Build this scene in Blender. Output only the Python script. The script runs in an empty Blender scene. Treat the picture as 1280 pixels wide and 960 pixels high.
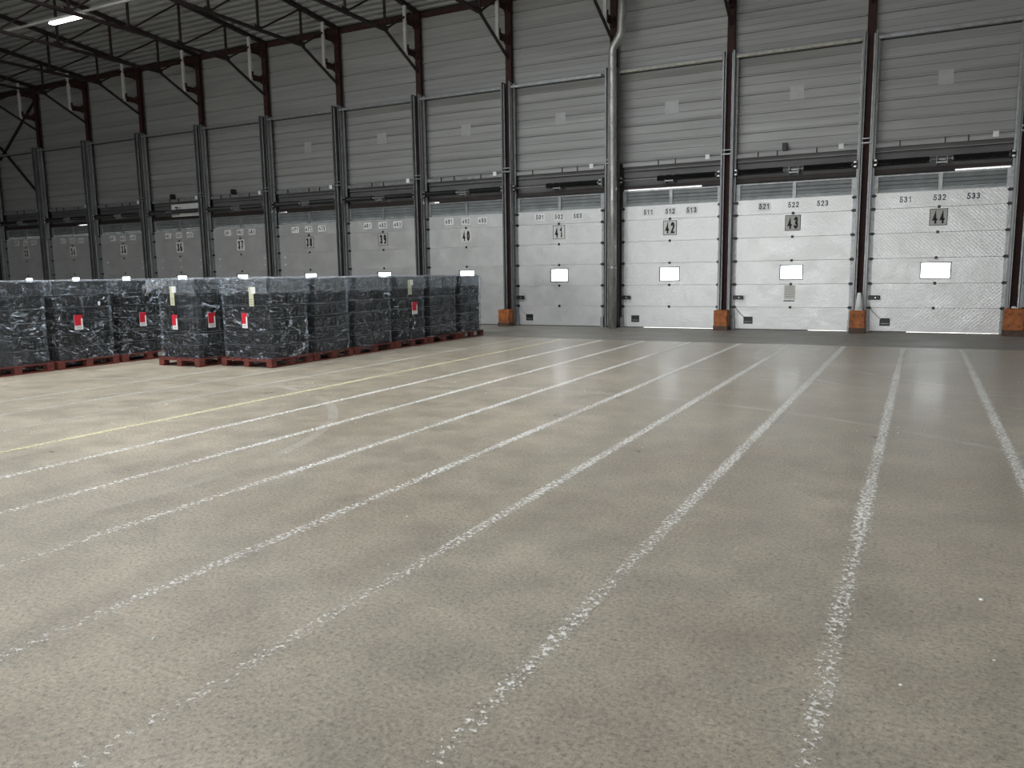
import bpy, math, random
from mathutils import Vector, Matrix, noise
random.seed(7)
S = bpy.context.scene
COL = S.collection

# ------------------------------------------------------------------ camera
F_PX, YAW, PITCH, ROLL, CAM_H = 990.5127, -0.4757, 0.1393, -0.0151, 1.5
cy, sy, cp, sp, cr, sr = math.cos(YAW), math.sin(YAW), math.cos(PITCH), math.sin(PITCH), math.cos(ROLL), math.sin(ROLL)
f0, r0, u0 = Vector((sy, cy, 0)), Vector((cy, -sy, 0)), Vector((0, 0, 1))
fw = f0 * cp - u0 * sp
up = u0 * cp + f0 * sp
rt = r0 * cr + up * sr
up = up * cr - r0 * sr
cam = bpy.data.cameras.new('camera')
cam.sensor_fit = 'HORIZONTAL'; cam.sensor_width = 36; cam.lens = F_PX / 1280 * 36
cam.clip_start = .05; cam.clip_end = 300
camo = bpy.data.objects.new('camera', cam); COL.objects.link(camo)
m = Matrix((rt, up, -fw)).transposed().to_4x4(); m.translation = (0, 0, CAM_H)
camo.matrix_world = m
S.camera = camo

# ------------------------------------------------------------------ world, light, exposure
W = bpy.data.worlds.new('overcast_sky'); S.world = W; W.use_nodes = True
bgn = W.node_tree.nodes['Background']
bgn.inputs[0].default_value = (.98, .99, 1.0, 1); bgn.inputs[1].default_value = 9.3
S.view_settings.view_transform = 'Standard'; S.view_settings.look = 'None'
S.view_settings.gamma = 1; S.view_settings.use_curve_mapping = False
S.view_settings.exposure = 0.0
S.cycles.use_denoising = True
S.cycles.max_bounces = 10; S.cycles.diffuse_bounces = 5; S.cycles.glossy_bounces = 4
S.cycles.transparent_max_bounces = 16; S.cycles.sample_clamp_indirect = 6
REAR_Y, RIGHT_X, LEFT_X = -13.0, 13.0, -36.3
GATES = [(-17.0, -11.5), (-9.0, -3.5), (-1.0, 4.5)]; GATE_H = 4.6      # open gates in the rear wall
# rooflight strips in the deck behind and above the camera: (y0, y1, x0, x1)
ROOFLIGHTS = [(ya, ya + 2.1, -17.5, -4.0) for ya in (10.0, 6.7, 3.4, .1)]
def roof_z(y): return 9.14 + .1 * (20.5 - y)
for k, (ya, yb, xa, xb) in enumerate(ROOFLIGHTS):      # portals only guide sky sampling through the rooflights
    l = bpy.data.lights.new('rooflight_portal', 'AREA'); l.shape = 'RECTANGLE'; l.size = xb - xa; l.size_y = yb - ya; l.cycles.is_portal = True
    o = bpy.data.objects.new('rooflight_portal', l); COL.objects.link(o); o.location = ((xa + xb) / 2, (ya + yb) / 2, roof_z((ya + yb) / 2) + .1)
for xa, xb in GATES:
    l = bpy.data.lights.new('gate_portal', 'AREA'); l.shape = 'RECTANGLE'; l.size = xb - xa; l.size_y = GATE_H; l.cycles.is_portal = True
    o = bpy.data.objects.new('gate_portal', l); COL.objects.link(o); o.location = ((xa + xb) / 2, REAR_Y - .1, GATE_H / 2); o.rotation_euler = (math.radians(90), 0, 0)

# ------------------------------------------------------------------ materials
def new_mat(name):
    mt = bpy.data.materials.new(name); mt.use_nodes = True
    nt = mt.node_tree
    return mt, nt, nt.nodes['Principled BSDF']
def coords(nt, scale, rand=True):
    tc = nt.nodes.new('ShaderNodeTexCoord'); mp = nt.nodes.new('ShaderNodeMapping')
    mp.inputs['Scale'].default_value = scale if hasattr(scale, '__len__') else (scale,) * 3
    nt.links.new(tc.outputs['Object'], mp.inputs['Vector'])
    if rand:
        oi = nt.nodes.new('ShaderNodeObjectInfo'); ml = nt.nodes.new('ShaderNodeMath'); ml.operation = 'MULTIPLY'; ml.inputs[1].default_value = 37.0
        nt.links.new(oi.outputs['Random'], ml.inputs[0]); nt.links.new(ml.outputs[0], mp.inputs['Location'])
    return mp.outputs['Vector']
def nz(nt, vec, scale, detail=4, rough=.6, dist=0):
    n = nt.nodes.new('ShaderNodeTexNoise'); n.inputs['Scale'].default_value = scale
    n.inputs['Detail'].default_value = detail; n.inputs['Roughness'].default_value = rough; n.inputs['Distortion'].default_value = dist
    if vec: nt.links.new(vec, n.inputs['Vector'])
    return n.outputs['Fac']
def ramp(nt, fac, stops):
    r = nt.nodes.new('ShaderNodeValToRGB'); e = r.color_ramp.elements
    while len(e) < len(stops): e.new(.5)
    for k, (p, c) in enumerate(stops):
        e[k].position = p; e[k].color = (c, c, c, 1) if not hasattr(c, '__len__') else (*c, 1)
    nt.links.new(fac, r.inputs[0]); return r.outputs[0]
def math_n(nt, op, a, b):
    n = nt.nodes.new('ShaderNodeMath'); n.operation = op
    for k, v in enumerate((a, b)):
        if isinstance(v, (int, float)): n.inputs[k].default_value = v
        else: nt.links.new(v, n.inputs[k])
    return n.outputs[0]
def mixc(nt, fac, a, b, mode='MIX'):
    n = nt.nodes.new('ShaderNodeMix'); n.data_type = 'RGBA'; n.blend_type = mode
    for s, v in ((n.inputs[0], fac), (n.inputs[6], a), (n.inputs[7], b)):
        if isinstance(v, (int, float)): s.default_value = v
        elif isinstance(v, tuple): s.default_value = (*v, 1)
        else: nt.links.new(v, s)
    return n.outputs[2]
def bump(nt, h, strength, dist, bsdf):
    b = nt.nodes.new('ShaderNodeBump'); b.inputs['Strength'].default_value = strength; b.inputs['Distance'].default_value = dist
    nt.links.new(h, b.inputs['Height']); nt.links.new(b.outputs[0], bsdf.inputs['Normal'])
def simple(name, col, rough=.5, metal=0., var=.25, scale=3., bmp=0., bscale=40., stretch=(1, 1, 1), rvar=0.):
    mt, nt, b = new_mat(name)
    v = coords(nt, stretch)
    n = nz(nt, v, scale, 5, .65)
    dark = tuple(c * (1 - var) for c in col); lite = tuple(min(1, c * (1 + var * .7)) for c in col)
    nt.links.new(ramp(nt, n, [(.3, dark), (.7, lite)]), b.inputs['Base Color'])
    b.inputs['Roughness'].default_value = rough; b.inputs['Metallic'].default_value = metal
    if rvar: nt.links.new(ramp(nt, nz(nt, v, scale * 2.7), [(.3, rough - rvar), (.7, rough + rvar)]), b.inputs['Roughness'])
    if bmp: bump(nt, nz(nt, v, bscale, 3), bmp, .01, b)
    return mt

M = {}
M['galv'] = simple('galvanised_steel', (.36, .37, .37), .42, .55, .3, 9, rvar=.1)
M['track'] = simple('track_zinc', (.24, .25, .25), .4, .6, .35, 6, stretch=(1, 1, .2))
M['clad'] = simple('grey_cladding', (.34, .345, .335), .5, .2, .2, 1.6, stretch=(.35, 1, 2.5), rvar=.1)
M['clad_hdr'] = simple('header_sheet', (.13, .13, .127), .55, .15, .3, 2.2, stretch=(.4, 1, 2))
M['transom'] = simple('transom_infill', (.2, .215, .215), .5, .2, .25, 3)
M['red_steel'] = simple('dark_red_steel', (.036, .0095, .009), .75, 0, .5, 7, bmp=.1)
M['truss'] = simple('dark_truss_steel', (.022, .013, .013), .6, 0, .4, 8)
M['roof'] = simple('roof_deck', (.35, .36, .36), .5, .2, .2, 1.5, stretch=(.3, 1, 1))
M['dark'] = simple('dark_recess', (.03, .03, .03), .7, 0, .3, 4)
M['lintel'] = simple('dark_brown_lintel', (.03, .02, .017), .6, 0, .4, 5)
M['spring'] = simple('black_spring', (.012, .012, .012), .4, .3, .3, 10)
M['black'] = simple('black_plastic', (.012, .012, .013), .42, 0, .3, 10)
M['chrome'] = simple('bright_zinc', (.62, .62, .6), .3, .85, .15, 8)
M['orange'] = simple('rusty_orange_paint', (.42, .13, .03), .6, 0, .55, 6, bmp=.2, bscale=30)
M['scuff'] = simple('scuffed_dark_orange', (.1, .06, .04), .7, 0, .5, 8)
M['pipe'] = simple('weathered_pipe_zinc', (.46, .465, .44), .36, .5, .4, 7, stretch=(1, 1, .4), rvar=.12)
M['white'] = simple('white_card', (.88, .89, .88), .6, 0, .06, 5)
M['cone'] = simple('white_cone_plastic', (.92, .93, .92), .4, 0, .08, 6)
M['plate'] = simple('pale_number_plate', (.52, .52, .48), .6, 0, .12, 12)
M['plate_w'] = simple('white_number_plate', (.7, .7, .66), .6, 0, .1, 12)
M['ink'] = simple('black_ink', (.012, .012, .016), .6, 0, .1, 5)
M['navy'] = simple('navy_ink', (.018, .02, .05), .6, 0, .1, 5)
M['winframe'] = simple('window_frame_plastic', (.035, .037, .05), .45, 0, .2, 8)
M['red_lbl'] = simple('red_print', (.62, .02, .045), .5, 0, .08, 10)
M['yellow_lbl'] = simple('pale_yellow_sheet', (.66, .66, .45), .6, 0, .08, 10)
M['pallet'] = simple('red_pallet_wood', (.165, .04, .031), .7, 0, .45, 7, bmp=.25, bscale=25, stretch=(.6, 1, 2))
M['crate'] = simple('black_crate_plastic', (.014, .015, .017), .38, 0, .3, 8)
M['concrete'] = simple('dock_concrete', (.27, .25, .212), .55, 0, .25, 1.4, bmp=.1, bscale=40)
M['patch'] = simple('pale_patch_sheet', (.4, .405, .4), .5, .2, .1, 6)
M['tube'] = None
M['lamp_body'] = simple('lamp_housing', (.55, .55, .53), .5, 0, .1, 5)
M['banner'] = simple('white_banner', (.72, .72, .7), .6, 0, .1, 6)
M['insul'] = simple('pale_dusty_rail', (.45, .44, .38), .6, .2, .35, 9)

def door_mat():
    mt, nt, b = new_mat('stucco_aluminium_panel')
    v = coords(nt, 1); nt.nodes['Mapping'].inputs['Rotation'].default_value = (0, math.radians(45), 0)
    n = nz(nt, v, 2.2, 4, .6)
    b.inputs['Metallic'].default_value = .55
    big = ramp(nt, n, [(.3, (.66, .67, .66)), (.72, (.78, .785, .77))])
    vr = nt.nodes.new('ShaderNodeTexVoronoi'); vr.inputs['Scale'].default_value = 17; vr.inputs['Randomness'].default_value = .1; nt.links.new(v, vr.inputs['Vector'])
    dots = ramp(nt, vr.outputs['Distance'], [(.12, (1, 1, 1)), (.5, (.93, .93, .93))])
    c = mixc(nt, 1.0, big, dots, 'MULTIPLY')
    scr = ramp(nt, nz(nt, v, 9, 8, .75, 1.5), [(.66, 0.), (.7, 1.)])
    c = mixc(nt, math_n(nt, 'MULTIPLY', scr, .3), c, (.8, .8, .78))
    nt.links.new(c, b.inputs['Base Color'])
    nt.links.new(ramp(nt, n, [(.3, .38), (.7, .5)]), b.inputs['Roughness'])
    bump(nt, math_n(nt, 'ADD', vr.outputs['Distance'], math_n(nt, 'MULTIPLY', nz(nt, v, 3.5, 3), 2.6)), .3, .012, b)
    return mt
M['door'] = door_mat()

def pane_mat():
    mt, nt, b = new_mat('clear_plastic_pane')
    out = nt.nodes['Material Output']; nt.nodes.remove(b)
    tr = nt.nodes.new('ShaderNodeBsdfTransparent'); gl = nt.nodes.new('ShaderNodeBsdfGlossy'); mx = nt.nodes.new('ShaderNodeMixShader')
    gl.inputs['Roughness'].default_value = .08; mx.inputs[0].default_value = .06
    nt.links.new(ramp(nt, nz(nt, coords(nt, 1), 4, 4), [(.35, (.8, .86, .9)), (.6, (.97, .98, 1))]), tr.inputs[0])
    nt.links.new(tr.outputs[0], mx.inputs[1]); nt.links.new(gl.outputs[0], mx.inputs[2]); nt.links.new(mx.outputs[0], out.inputs[0])
    return mt
M['pane'] = pane_mat()

def film_mat(name, haze, gmin, gst, rough, bstr, fw_=.45):
    mt, nt, b = new_mat(name)
    out = nt.nodes['Material Output']; nt.nodes.remove(b)
    v = coords(nt, (.85, .85, 1.7))
    tr = nt.nodes.new('ShaderNodeBsdfTransparent'); tr.inputs[0].default_value = (.9, .91, .92, 1)
    gl = nt.nodes.new('ShaderNodeBsdfGlossy'); gl.inputs[0].default_value = (.84, .92, 1, 1); gl.inputs['Roughness'].default_value = rough
    df = nt.nodes.new('ShaderNodeBsdfDiffuse'); df.inputs[0].default_value = (.75, .77, .79, 1)
    wr = nz(nt, v, 9, 5, .65, 1.5)
    ridge = math_n(nt, 'ABSOLUTE', math_n(nt, 'SUBTRACT', wr, .5), 0)
    hgt = math_n(nt, 'ADD', math_n(nt, 'MULTIPLY', ridge, 1.4), math_n(nt, 'MULTIPLY', nz(nt, v, 5, 3, .5, .8), 1.2))
    for sh in (gl, df): bump(nt, hgt, bstr, .06, sh)
    fr = nt.nodes.new('ShaderNodeFresnel'); fr.inputs[0].default_value = 1.5
    streak = ramp(nt, nz(nt, v, 4.5, 7, .75, 1.8), [(.52, 0.), (.58, .15), (.64, 1.)])
    m1 = nt.nodes.new('ShaderNodeMixShader'); m2 = nt.nodes.new('ShaderNodeMixShader')
    nt.links.new(math_n(nt, 'MULTIPLY', math_n(nt, 'ADD', streak, .35), haze), m1.inputs[0])
    nt.links.new(tr.outputs[0], m1.inputs[1]); nt.links.new(df.outputs[0], m1.inputs[2])
    g = math_n(nt, 'MINIMUM', math_n(nt, 'ADD', math_n(nt, 'MULTIPLY', streak, gst), math_n(nt, 'ADD', gmin, math_n(nt, 'MULTIPLY', fr.outputs[0], fw_))), .9)
    nt.links.new(g, m2.inputs[0]); nt.links.new(m1.outputs[0], m2.inputs[1]); nt.links.new(gl.outputs[0], m2.inputs[2])
    nt.links.new(m2.outputs[0], out.inputs[0])
    return mt
M['film'] = film_mat('stretch_film', .02, .02, .8, .05, 1.0)
M['film_top'] = film_mat('bunched_film', .9, .1, .3, .2, 1.0)
M['film_skirt'] = film_mat('top_sheet_film', .05, .01, .03, .12, .8, .22)

def floor_mat():
    mt, nt, b = new_mat('worn_asphalt_floor')
    v = coords(nt, 1, False)
    big = nz(nt, v, .35, 5, .6); mid = nz(nt, v, 2.3, 6, .7); fine = nz(nt, v, 48, 6, .85)
    c = ramp(nt, big, [(.38, (.385, .327, .245)), (.5, (.405, .36, .276)), (.62, (.475, .412, .315))])
    c = mixc(nt, 1., c, ramp(nt, mid, [(.36, .82), (.64, 1.12)]), 'MULTIPLY')
    c = mixc(nt, 1., c, ramp(nt, fine, [(.36, .4), (.46, .9), (.54, 1.08), (.64, 1.4)]), 'MULTIPLY')
    grit = nz(nt, v, 30, 5, .8)
    c = mixc(nt, ramp(nt, grit, [(.375, .7), (.41, 0.)]), c, (.14, .13, .11))
    # tyre sweeps: pale scuffed arcs
    sp_ = nt.nodes.new('ShaderNodeSeparateXYZ'); nt.links.new(v, sp_.inputs[0])
    tot = None
    for ax, ay, rad, w in ((3.5, 15.5, 5.2, .05), (3.3, 15.2, 5.9, .05), (-5.5, 20, 8.3, .04), (-14, 16, 6.4, .06), (-4, 2, 7.2, .05), (1.0, 19.5, 8.8, .04), (-9, 4, 4.3, .05)):
        dx = math_n(nt, 'SUBTRACT', sp_.outputs[0], ax); dy = math_n(nt, 'SUBTRACT', sp_.outputs[1], ay)
        d = math_n(nt, 'SQRT', math_n(nt, 'ADD', math_n(nt, 'MULTIPLY', dx, dx), math_n(nt, 'MULTIPLY', dy, dy)), 0)
        e = math_n(nt, 'LESS_THAN', math_n(nt, 'ABSOLUTE', math_n(nt, 'SUBTRACT', d, rad), 0), w)
        tot = e if tot is None else math_n(nt, 'MAXIMUM', tot, e)
    fac = math_n(nt, 'MULTIPLY', tot, ramp(nt, nz(nt, v, 1.1, 5, .7), [(.42, 0.), (.6, .5)]))
    c = mixc(nt, fac, c, (.56, .53, .47))
    fl = ramp(nt, nz(nt, v, 6.5, 7, .8), [(.765, 0.), (.78, .8)])
    c = mixc(nt, fl, c, (.66, .64, .57))
    nt.links.new(c, b.inputs['Base Color'])
    nt.links.new(ramp(nt, mid, [(.3, .27), (.7, .42)]), b.inputs['Roughness'])
    b.inputs['Specular IOR Level'].default_value = .5
    b.inputs['Coat Weight'].default_value = .12; b.inputs['Coat Roughness'].default_value = .16
    bump(nt, math_n(nt, 'ADD', fine, math_n(nt, 'MULTIPLY', grit, .8)), .5, .01, b)
    return mt
M['floor'] = floor_mat()

def paint_mat(name, col, near_fade):
    mt, nt, b = new_mat(name)
    out = nt.nodes['Material Output']
    tc = nt.nodes.new('ShaderNodeTexCoord'); v = tc.outputs['Object']
    sx = nt.nodes.new('ShaderNodeSeparateXYZ'); nt.links.new(v, sx.inputs[0])
    oi = nt.nodes.new('ShaderNodeObjectInfo')
    vm = nt.nodes.new('ShaderNodeVectorMath'); vm.operation = 'ADD'
    nt.links.new(v, vm.inputs[0]); nt.links.new(oi.outputs['Location'], vm.inputs[1]); v = vm.outputs[0]
    chips = nz(nt, v, 36, 6, .72); patch = nz(nt, v, 1.3, 3, .6)
    # worn edges
    ex = math_n(nt, 'ABSOLUTE', sx.outputs[0], 0)
    edge = math_n(nt, 'MULTIPLY', math_n(nt, 'MAXIMUM', math_n(nt, 'SUBTRACT', ex, .025), 0), 3.2)
    # wear grows where trucks turn (towards the middle of the hall)
    wear = ramp(nt, math_n(nt, 'DIVIDE', sx.outputs[1], 16.5), [(.08, near_fade), (.3, near_fade * .5), (.62, .05), (1., 0.)])
    val = math_n(nt, 'SUBTRACT', math_n(nt, 'ADD', chips, math_n(nt, 'MULTIPLY', math_n(nt, 'SUBTRACT', patch, .5), .16)), math_n(nt, 'ADD', edge, wear))
    al = ramp(nt, val, [(.40, 0.), (.43, 1.)])
    nt.links.new(ramp(nt, nz(nt, v, 30, 3), [(.3, tuple(c * .78 for c in col)), (.7, col)]), b.inputs['Base Color'])
    b.inputs['Roughness'].default_value = .6
    tr = nt.nodes.new('ShaderNodeBsdfTransparent'); mx = nt.nodes.new('ShaderNodeMixShader')
    nt.links.new(al, mx.inputs[0]); nt.links.new(tr.outputs[0], mx.inputs[1]); nt.links.new(b.outputs[0], mx.inputs[2]); nt.links.new(mx.outputs[0], out.inputs[0])
    return mt
M['paint'] = paint_mat('worn_white_line_paint', (.93, .905, .83), .16)
M['paint_f'] = paint_mat('faded_white_line_paint', (.66, .635, .57), .17)
M['paint_y'] = paint_mat('worn_yellow_line_paint', (.82, .76, .48), .1)

mt, nt, b = new_mat('fluorescent_tube_glow')
b.inputs['Emission Color'].default_value = (1, .97, .92, 1); b.inputs['Emission Strength'].default_value = 9
M['tube'] = mt

# ------------------------------------------------------------------ mesh helpers
class MB:
    def __init__(s): s.v = []; s.f = []
    def box(s, x0, x1, y0, y1, z0, z1):
        n = len(s.v)
        s.v += [(x0, y0, z0), (x1, y0, z0), (x1, y1, z0), (x0, y1, z0), (x0, y0, z1), (x1, y0, z1), (x1, y1, z1), (x0, y1, z1)]
        s.f += [tuple(n + i for i in q) for q in ((0, 3, 2, 1), (4, 5, 6, 7), (0, 1, 5, 4), (1, 2, 6, 5), (2, 3, 7, 6), (3, 0, 4, 7))]
        return s
    def cbox(s, x0, x1, y0, y1, z0, z1, c):
        """box with chamfered vertical and horizontal edges"""
        n = len(s.v)
        rings = []
        for z, i in ((z0, c), (z0 + c, 0), (z1 - c, 0), (z1, c)):
            rings.append([(x0 + c + i, y0 + i, z), (x1 - c - i, y0 + i, z), (x1 - i, y0 + c + i, z), (x1 - i, y1 - c - i, z), (x1 - c - i, y1 - i, z), (x0 + c + i, y1 - i, z), (x0 + i, y1 - c - i, z), (x0 + i, y0 + c + i, z)])
        for r in rings: s.v += r
        for k in range(3):
            for i in range(8):
                a = n + k * 8 + i; bq = n + k * 8 + (i + 1) % 8
                s.f.append((a, bq, bq + 8, a + 8))
        s.f.append(tuple(n + 7 - i for i in range(8))); s.f.append(tuple(n + 24 + i for i in range(8)))
        return s
    def bar(s, p, q, w, h=None, upv=(0, 0, 1)):
        """rectangular bar from p to q"""
        h = h or w
        p, q = Vector(p), Vector(q); d = (q - p).normalized()
        u = Vector(upv)
        if abs(d.dot(u)) > .98: u = Vector((0, 1, 0))
        a = d.cross(u).normalized(); c = a.cross(d).normalized()
        n = len(s.v)
        for e in (p, q):
            for i, j in ((-1, -1), (1, -1), (1, 1), (-1, 1)): s.v.append(tuple(e + a * (i * w / 2) + c * (j * h / 2)))
        s.f += [tuple(n + i for i in k) for k in ((0, 3, 2, 1), (4, 5, 6, 7), (0, 1, 5, 4), (1, 2, 6, 5), (2, 3, 7, 6), (3, 0, 4, 7))]
        return s
    def tube(s, pts, r, n=12, cap=True):
        pts = [Vector(p) for p in pts]; rr = r if hasattr(r, '__len__') else [r] * len(pts)
        st = len(s.v); prev = None
        for k, p in enumerate(pts):
            d = (pts[min(k + 1, len(pts) - 1)] - pts[max(k - 1, 0)]).normalized()
            if prev is None:
                u = Vector((0, 0, 1)) if abs(d.z) < .9 else Vector((0, 1, 0))
                a = d.cross(u).normalized()
            else:
                a = (prev - d * prev.dot(d)).normalized()
            prev = a; c = d.cross(a)
            for i in range(n):
                t = 2 * math.pi * i / n
                s.v.append(tuple(p + (a * math.cos(t) + c * math.sin(t)) * rr[k]))
        for k in range(len(pts) - 1):
            for i in range(n):
                a0 = st + k * n + i; b0 = st + k * n + (i + 1) % n
                s.f.append((a0, b0, b0 + n, a0 + n))
        if cap:
            s.f.append(tuple(st + n - 1 - i for i in range(n))); e = st + (len(pts) - 1) * n
            s.f.append(tuple(e + i for i in range(n)))
        return s
    def extrude_x(s, prof, x0, x1):
        n = len(s.v)
        for y, z in prof: s.v += [(x0, y, z), (x1, y, z)]
        for k in range(len(prof) - 1):
            a = n + 2 * k; s.f.append((a, a + 1, a + 3, a + 2))
        return s
    def mesh(s, name, mat, smooth=False):
        me = bpy.data.meshes.new(name); me.from_pydata(s.v, [], s.f); me.materials.append(mat)
        if smooth:
            me.polygons.foreach_set('use_smooth', [True] * len(me.polygons))
        me.update(); return me
def put(name, me, parent=None, loc=(0, 0, 0), rz=0, scale=None):
    o = bpy.data.objects.new(name, me); COL.objects.link(o); o.location = loc; o.rotation_euler = (0, 0, rz)
    if scale: o.scale = scale
    if parent: o.parent = parent
    return o
def empty(name, loc=(0, 0, 0)):
    o = bpy.data.objects.new(name, None); COL.objects.link(o); o.location = loc; o.empty_display_size = .2; return o
def tag(o, label=None, cat=None, group=None, kind=None):
    if label: o['label'] = label
    if cat: o['category'] = cat
    if group: o['group'] = group
    if kind: o['kind'] = kind
    return o
def bx(name, mat, parent, x0, x1, y0, y1, z0, z1):
    return put(name, MB().box(x0, x1, y0, y1, z0, z1).mesh(name, mat), parent)
_tc = {}
def text_mesh(s, mat, w, h, bold=0.0):
    key = (s, mat.name, w, h)
    if key in _tc: return _tc[key]
    cu = bpy.data.curves.new('t', 'FONT'); cu.body = s; cu.size = 1; cu.offset = bold; cu.extrude = .004; cu.resolution_u = 3
    o = bpy.data.objects.new('t', cu); COL.objects.link(o)
    me = bpy.data.meshes.new_from_object(o.evaluated_get(bpy.context.evaluated_depsgraph_get()))
    bpy.data.objects.remove(o); bpy.data.curves.remove(cu)
    xs = [v.co.x for v in me.vertices]; ys = [v.co.y for v in me.vertices]
    cx, c_y = (min(xs) + max(xs)) / 2, (min(ys) + max(ys)) / 2
    fx, fy = w / (max(xs) - min(xs)), h / (max(ys) - min(ys))
    for v in me.vertices: v.co = ((v.co.x - cx) * fx, -v.co.z * .3, (v.co.y - c_y) * fy)
    me.materials.clear(); me.materials.append(mat); _tc[key] = me
    return me

def arc(cx, c_y, rx, ry, a0, a1, n=10):
    return [(cx + rx * math.cos(math.radians(a0 + (a1 - a0) * k / n)), c_y + ry * math.sin(math.radians(a0 + (a1 - a0) * k / n))) for k in range(n + 1)]
DIG = {  # centre-line strokes in a unit box
    '0': [arc(.5, .5, .5, .5, 0, 360, 24)],
    '1': [[(.1, .74), (.42, .86), (.6, 1.0), (.6, 0)]],
    '2': [arc(.5, .7, .47, .3, 165, -28, 12) + [(.0, .0), (1, .0)]],
    '3': [arc(.46, .745, .42, .255, 160, -85, 12) + arc(.46, .26, .5, .26, 85, -160, 14)],
    '4': [[(.74, 0), (.74, 1), (0, .28), (1, .28)]],
    '5': [[(.92, 1), (.2, 1), (.08, .5)] + arc(.46, .31, .52, .31, 125, -160, 14)],
    '6': [[(.82, .95)] + arc(.55, .5, .55, .5, 75, 180, 8) + arc(.5, .3, .5, .3, 180, 540, 18)],
    '7': [[(0, 1), (1, 1), (.6, .5), (.36, 0)]],
    '8': [arc(.5, .74, .42, .26, -90, 270, 18), arc(.5, .25, .5, .25, 90, 450, 18)],
    '9': [[(.18, .05)] + arc(.45, .5, .55, .5, -105, 0, 8) + arc(.5, .7, .5, .3, 0, 360, 18)],
}
_dc = {}
def digits(s, mat, w, h, t):
    """sign-writer numerals built from flat strokes of width t"""
    key = (s, mat.name, w, h)
    if key in _dc: return _dc[key]
    mb = MB(); gap = t * 1.0; dw = (w - gap * (len(s) - 1)) / len(s)
    for k, ch in enumerate(s):
        ox = -w / 2 + k * (dw + gap) + t / 2; oz = -h / 2 + t / 2
        for st in DIG[ch]:
            P = [Vector((ox + x * (dw - t), 0, oz + z * (h - t))) for x, z in st]
            n0 = len(mb.v); closed = (P[0] - P[-1]).length < 1e-5
            for i, p in enumerate(P):
                a_ = P[i - 1] if i else (P[-2] if closed else p); b_ = P[i + 1] if i < len(P) - 1 else (P[1] if closed else p)
                d1 = (p - a_).normalized() if (p - a_).length > 1e-6 else (b_ - p).normalized()
                d2 = (b_ - p).normalized() if (b_ - p).length > 1e-6 else d1
                n1 = Vector((-d1.z, 0, d1.x)); n2 = Vector((-d2.z, 0, d2.x)); m_ = (n1 + n2)
                m_ = m_.normalized() if m_.length > 1e-4 else n1
                sc = min(1.8, 1 / max(.3, m_.dot(n1)))
                ex = Vector((0, 0, 0))
                if not closed and i == 0: ex = -d2 * t * .5
                if not closed and i == len(P) - 1: ex = d1 * t * .5
                for q in (-1, 1): mb.v.append(tuple(p + ex + m_ * (q * t / 2 * sc)))
            for i in range(len(P) - 1):
                mb.f.append((n0 + 2 * i, n0 + 2 * i + 1, n0 + 2 * i + 3, n0 + 2 * i + 2))
    _dc[key] = mb.mesh('numeral', mat); return _dc[key]

# ------------------------------------------------------------------ layout
DOORC = {33: -33.21, 34: -30.17, 35: -27.15, 36: -24.09, 37: -21.07, 38: -18.0, 39: -15.02, 40: -12.02, 41: -9.035, 42: -5.89, 43: -2.85, 44: .265, 45: 3.33}
DOORW = {41: 2.63, 42: 2.6, 43: 2.76, 44: 2.74}
NUMS = sorted(DOORC)
DY = 20.53                                     # front face of the doors
COLX = [-34.74] + [(DOORC[a] + DOORC[a + 1]) / 2 for a in NUMS[:-1]] + [4.86]
COLX[NUMS.index(41) + 1] = -7.45; COLX[NUMS.index(43) + 1] = -1.285; COLX[NUMS.index(44) + 1] = 1.8; COLX[NUMS.index(42) + 1] = -4.42
WALL_Y = 20.72

# ------------------------------------------------------------------ floor
floor = put('floor', MB().box(LEFT_X, RIGHT_X, REAR_Y, 16.58, -.2, 0).mesh('floor', M['floor']))
tag(floor, 'worn grey asphalt warehouse floor with painted lanes', kind='structure')
bx('dock_strip', M['concrete'], floor, LEFT_X, RIGHT_X, 16.59, 21.0, -.2, -.002)['label'] = 'smooth darker concrete strip along the dock doors'
LINES = [(-10.15, 0), (-9.15, 0), (-8.15, 0), (-7.145, 1), (-6.216, 0), (-5.261, 0), (-4.263, 0), (-3.233, 0), (-2.266, 0), (-1.271, 0), (-.245, 0), (.707, 0), (1.72, 0), (2.72, 0)]
for x, yl in LINES:
    mb = MB(); n = 20
    y0, y1 = 1.0, 16.42
    w = .055 if not yl else .045
    if x < -8: w = .035
    for k in range(n + 1):
        y = y0 + (y1 - y0) * k / n; j = .006 * math.sin(k * 1.7 + x * 3)
        mb.v += [(-w + j, y, 0), (w + j, y, 0)]
    mb.f = [(2 * k, 2 * k + 1, 2 * k + 3, 2 * k + 2) for k in range(n)]
    o = put('painted_line', mb.mesh('painted_line', M['paint_y'] if yl else M['paint_f' if x < -8 else 'paint']), floor, (x, 0, .002))
    o['label'] = 'worn yellow painted lane line' if yl else 'worn white painted lane line'
mb = MB()
for k in range(70):
    x, y = random.uniform(-8, 2.2), random.uniform(1.6, 14)
    s = random.uniform(.004, .011); a = random.uniform(0, 3.1); h = random.uniform(.003, .008)
    n = len(mb.v); pts = [(math.cos(a + t) * s * random.uniform(.5, 1.2), math.sin(a + t) * s * random.uniform(.5, 1.2)) for t in (0, 1.2, 2.5, 3.8, 5.1)]
    mb.v += [(x + p, y + q, .001) for p, q in pts] + [(x + p * .7, y + q * .7, h) for p, q in pts]
    mb.f += [tuple(n + 5 + i for i in range(5))] + [(n + i, n + (i + 1) % 5, n + 5 + (i + 1) % 5, n + 5 + i) for i in range(5)]
tag(put('paint_flakes', mb.mesh('paint_flakes', M['white'])), 'white paint flakes and grit scattered over the floor', 'debris', kind='stuff')

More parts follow.
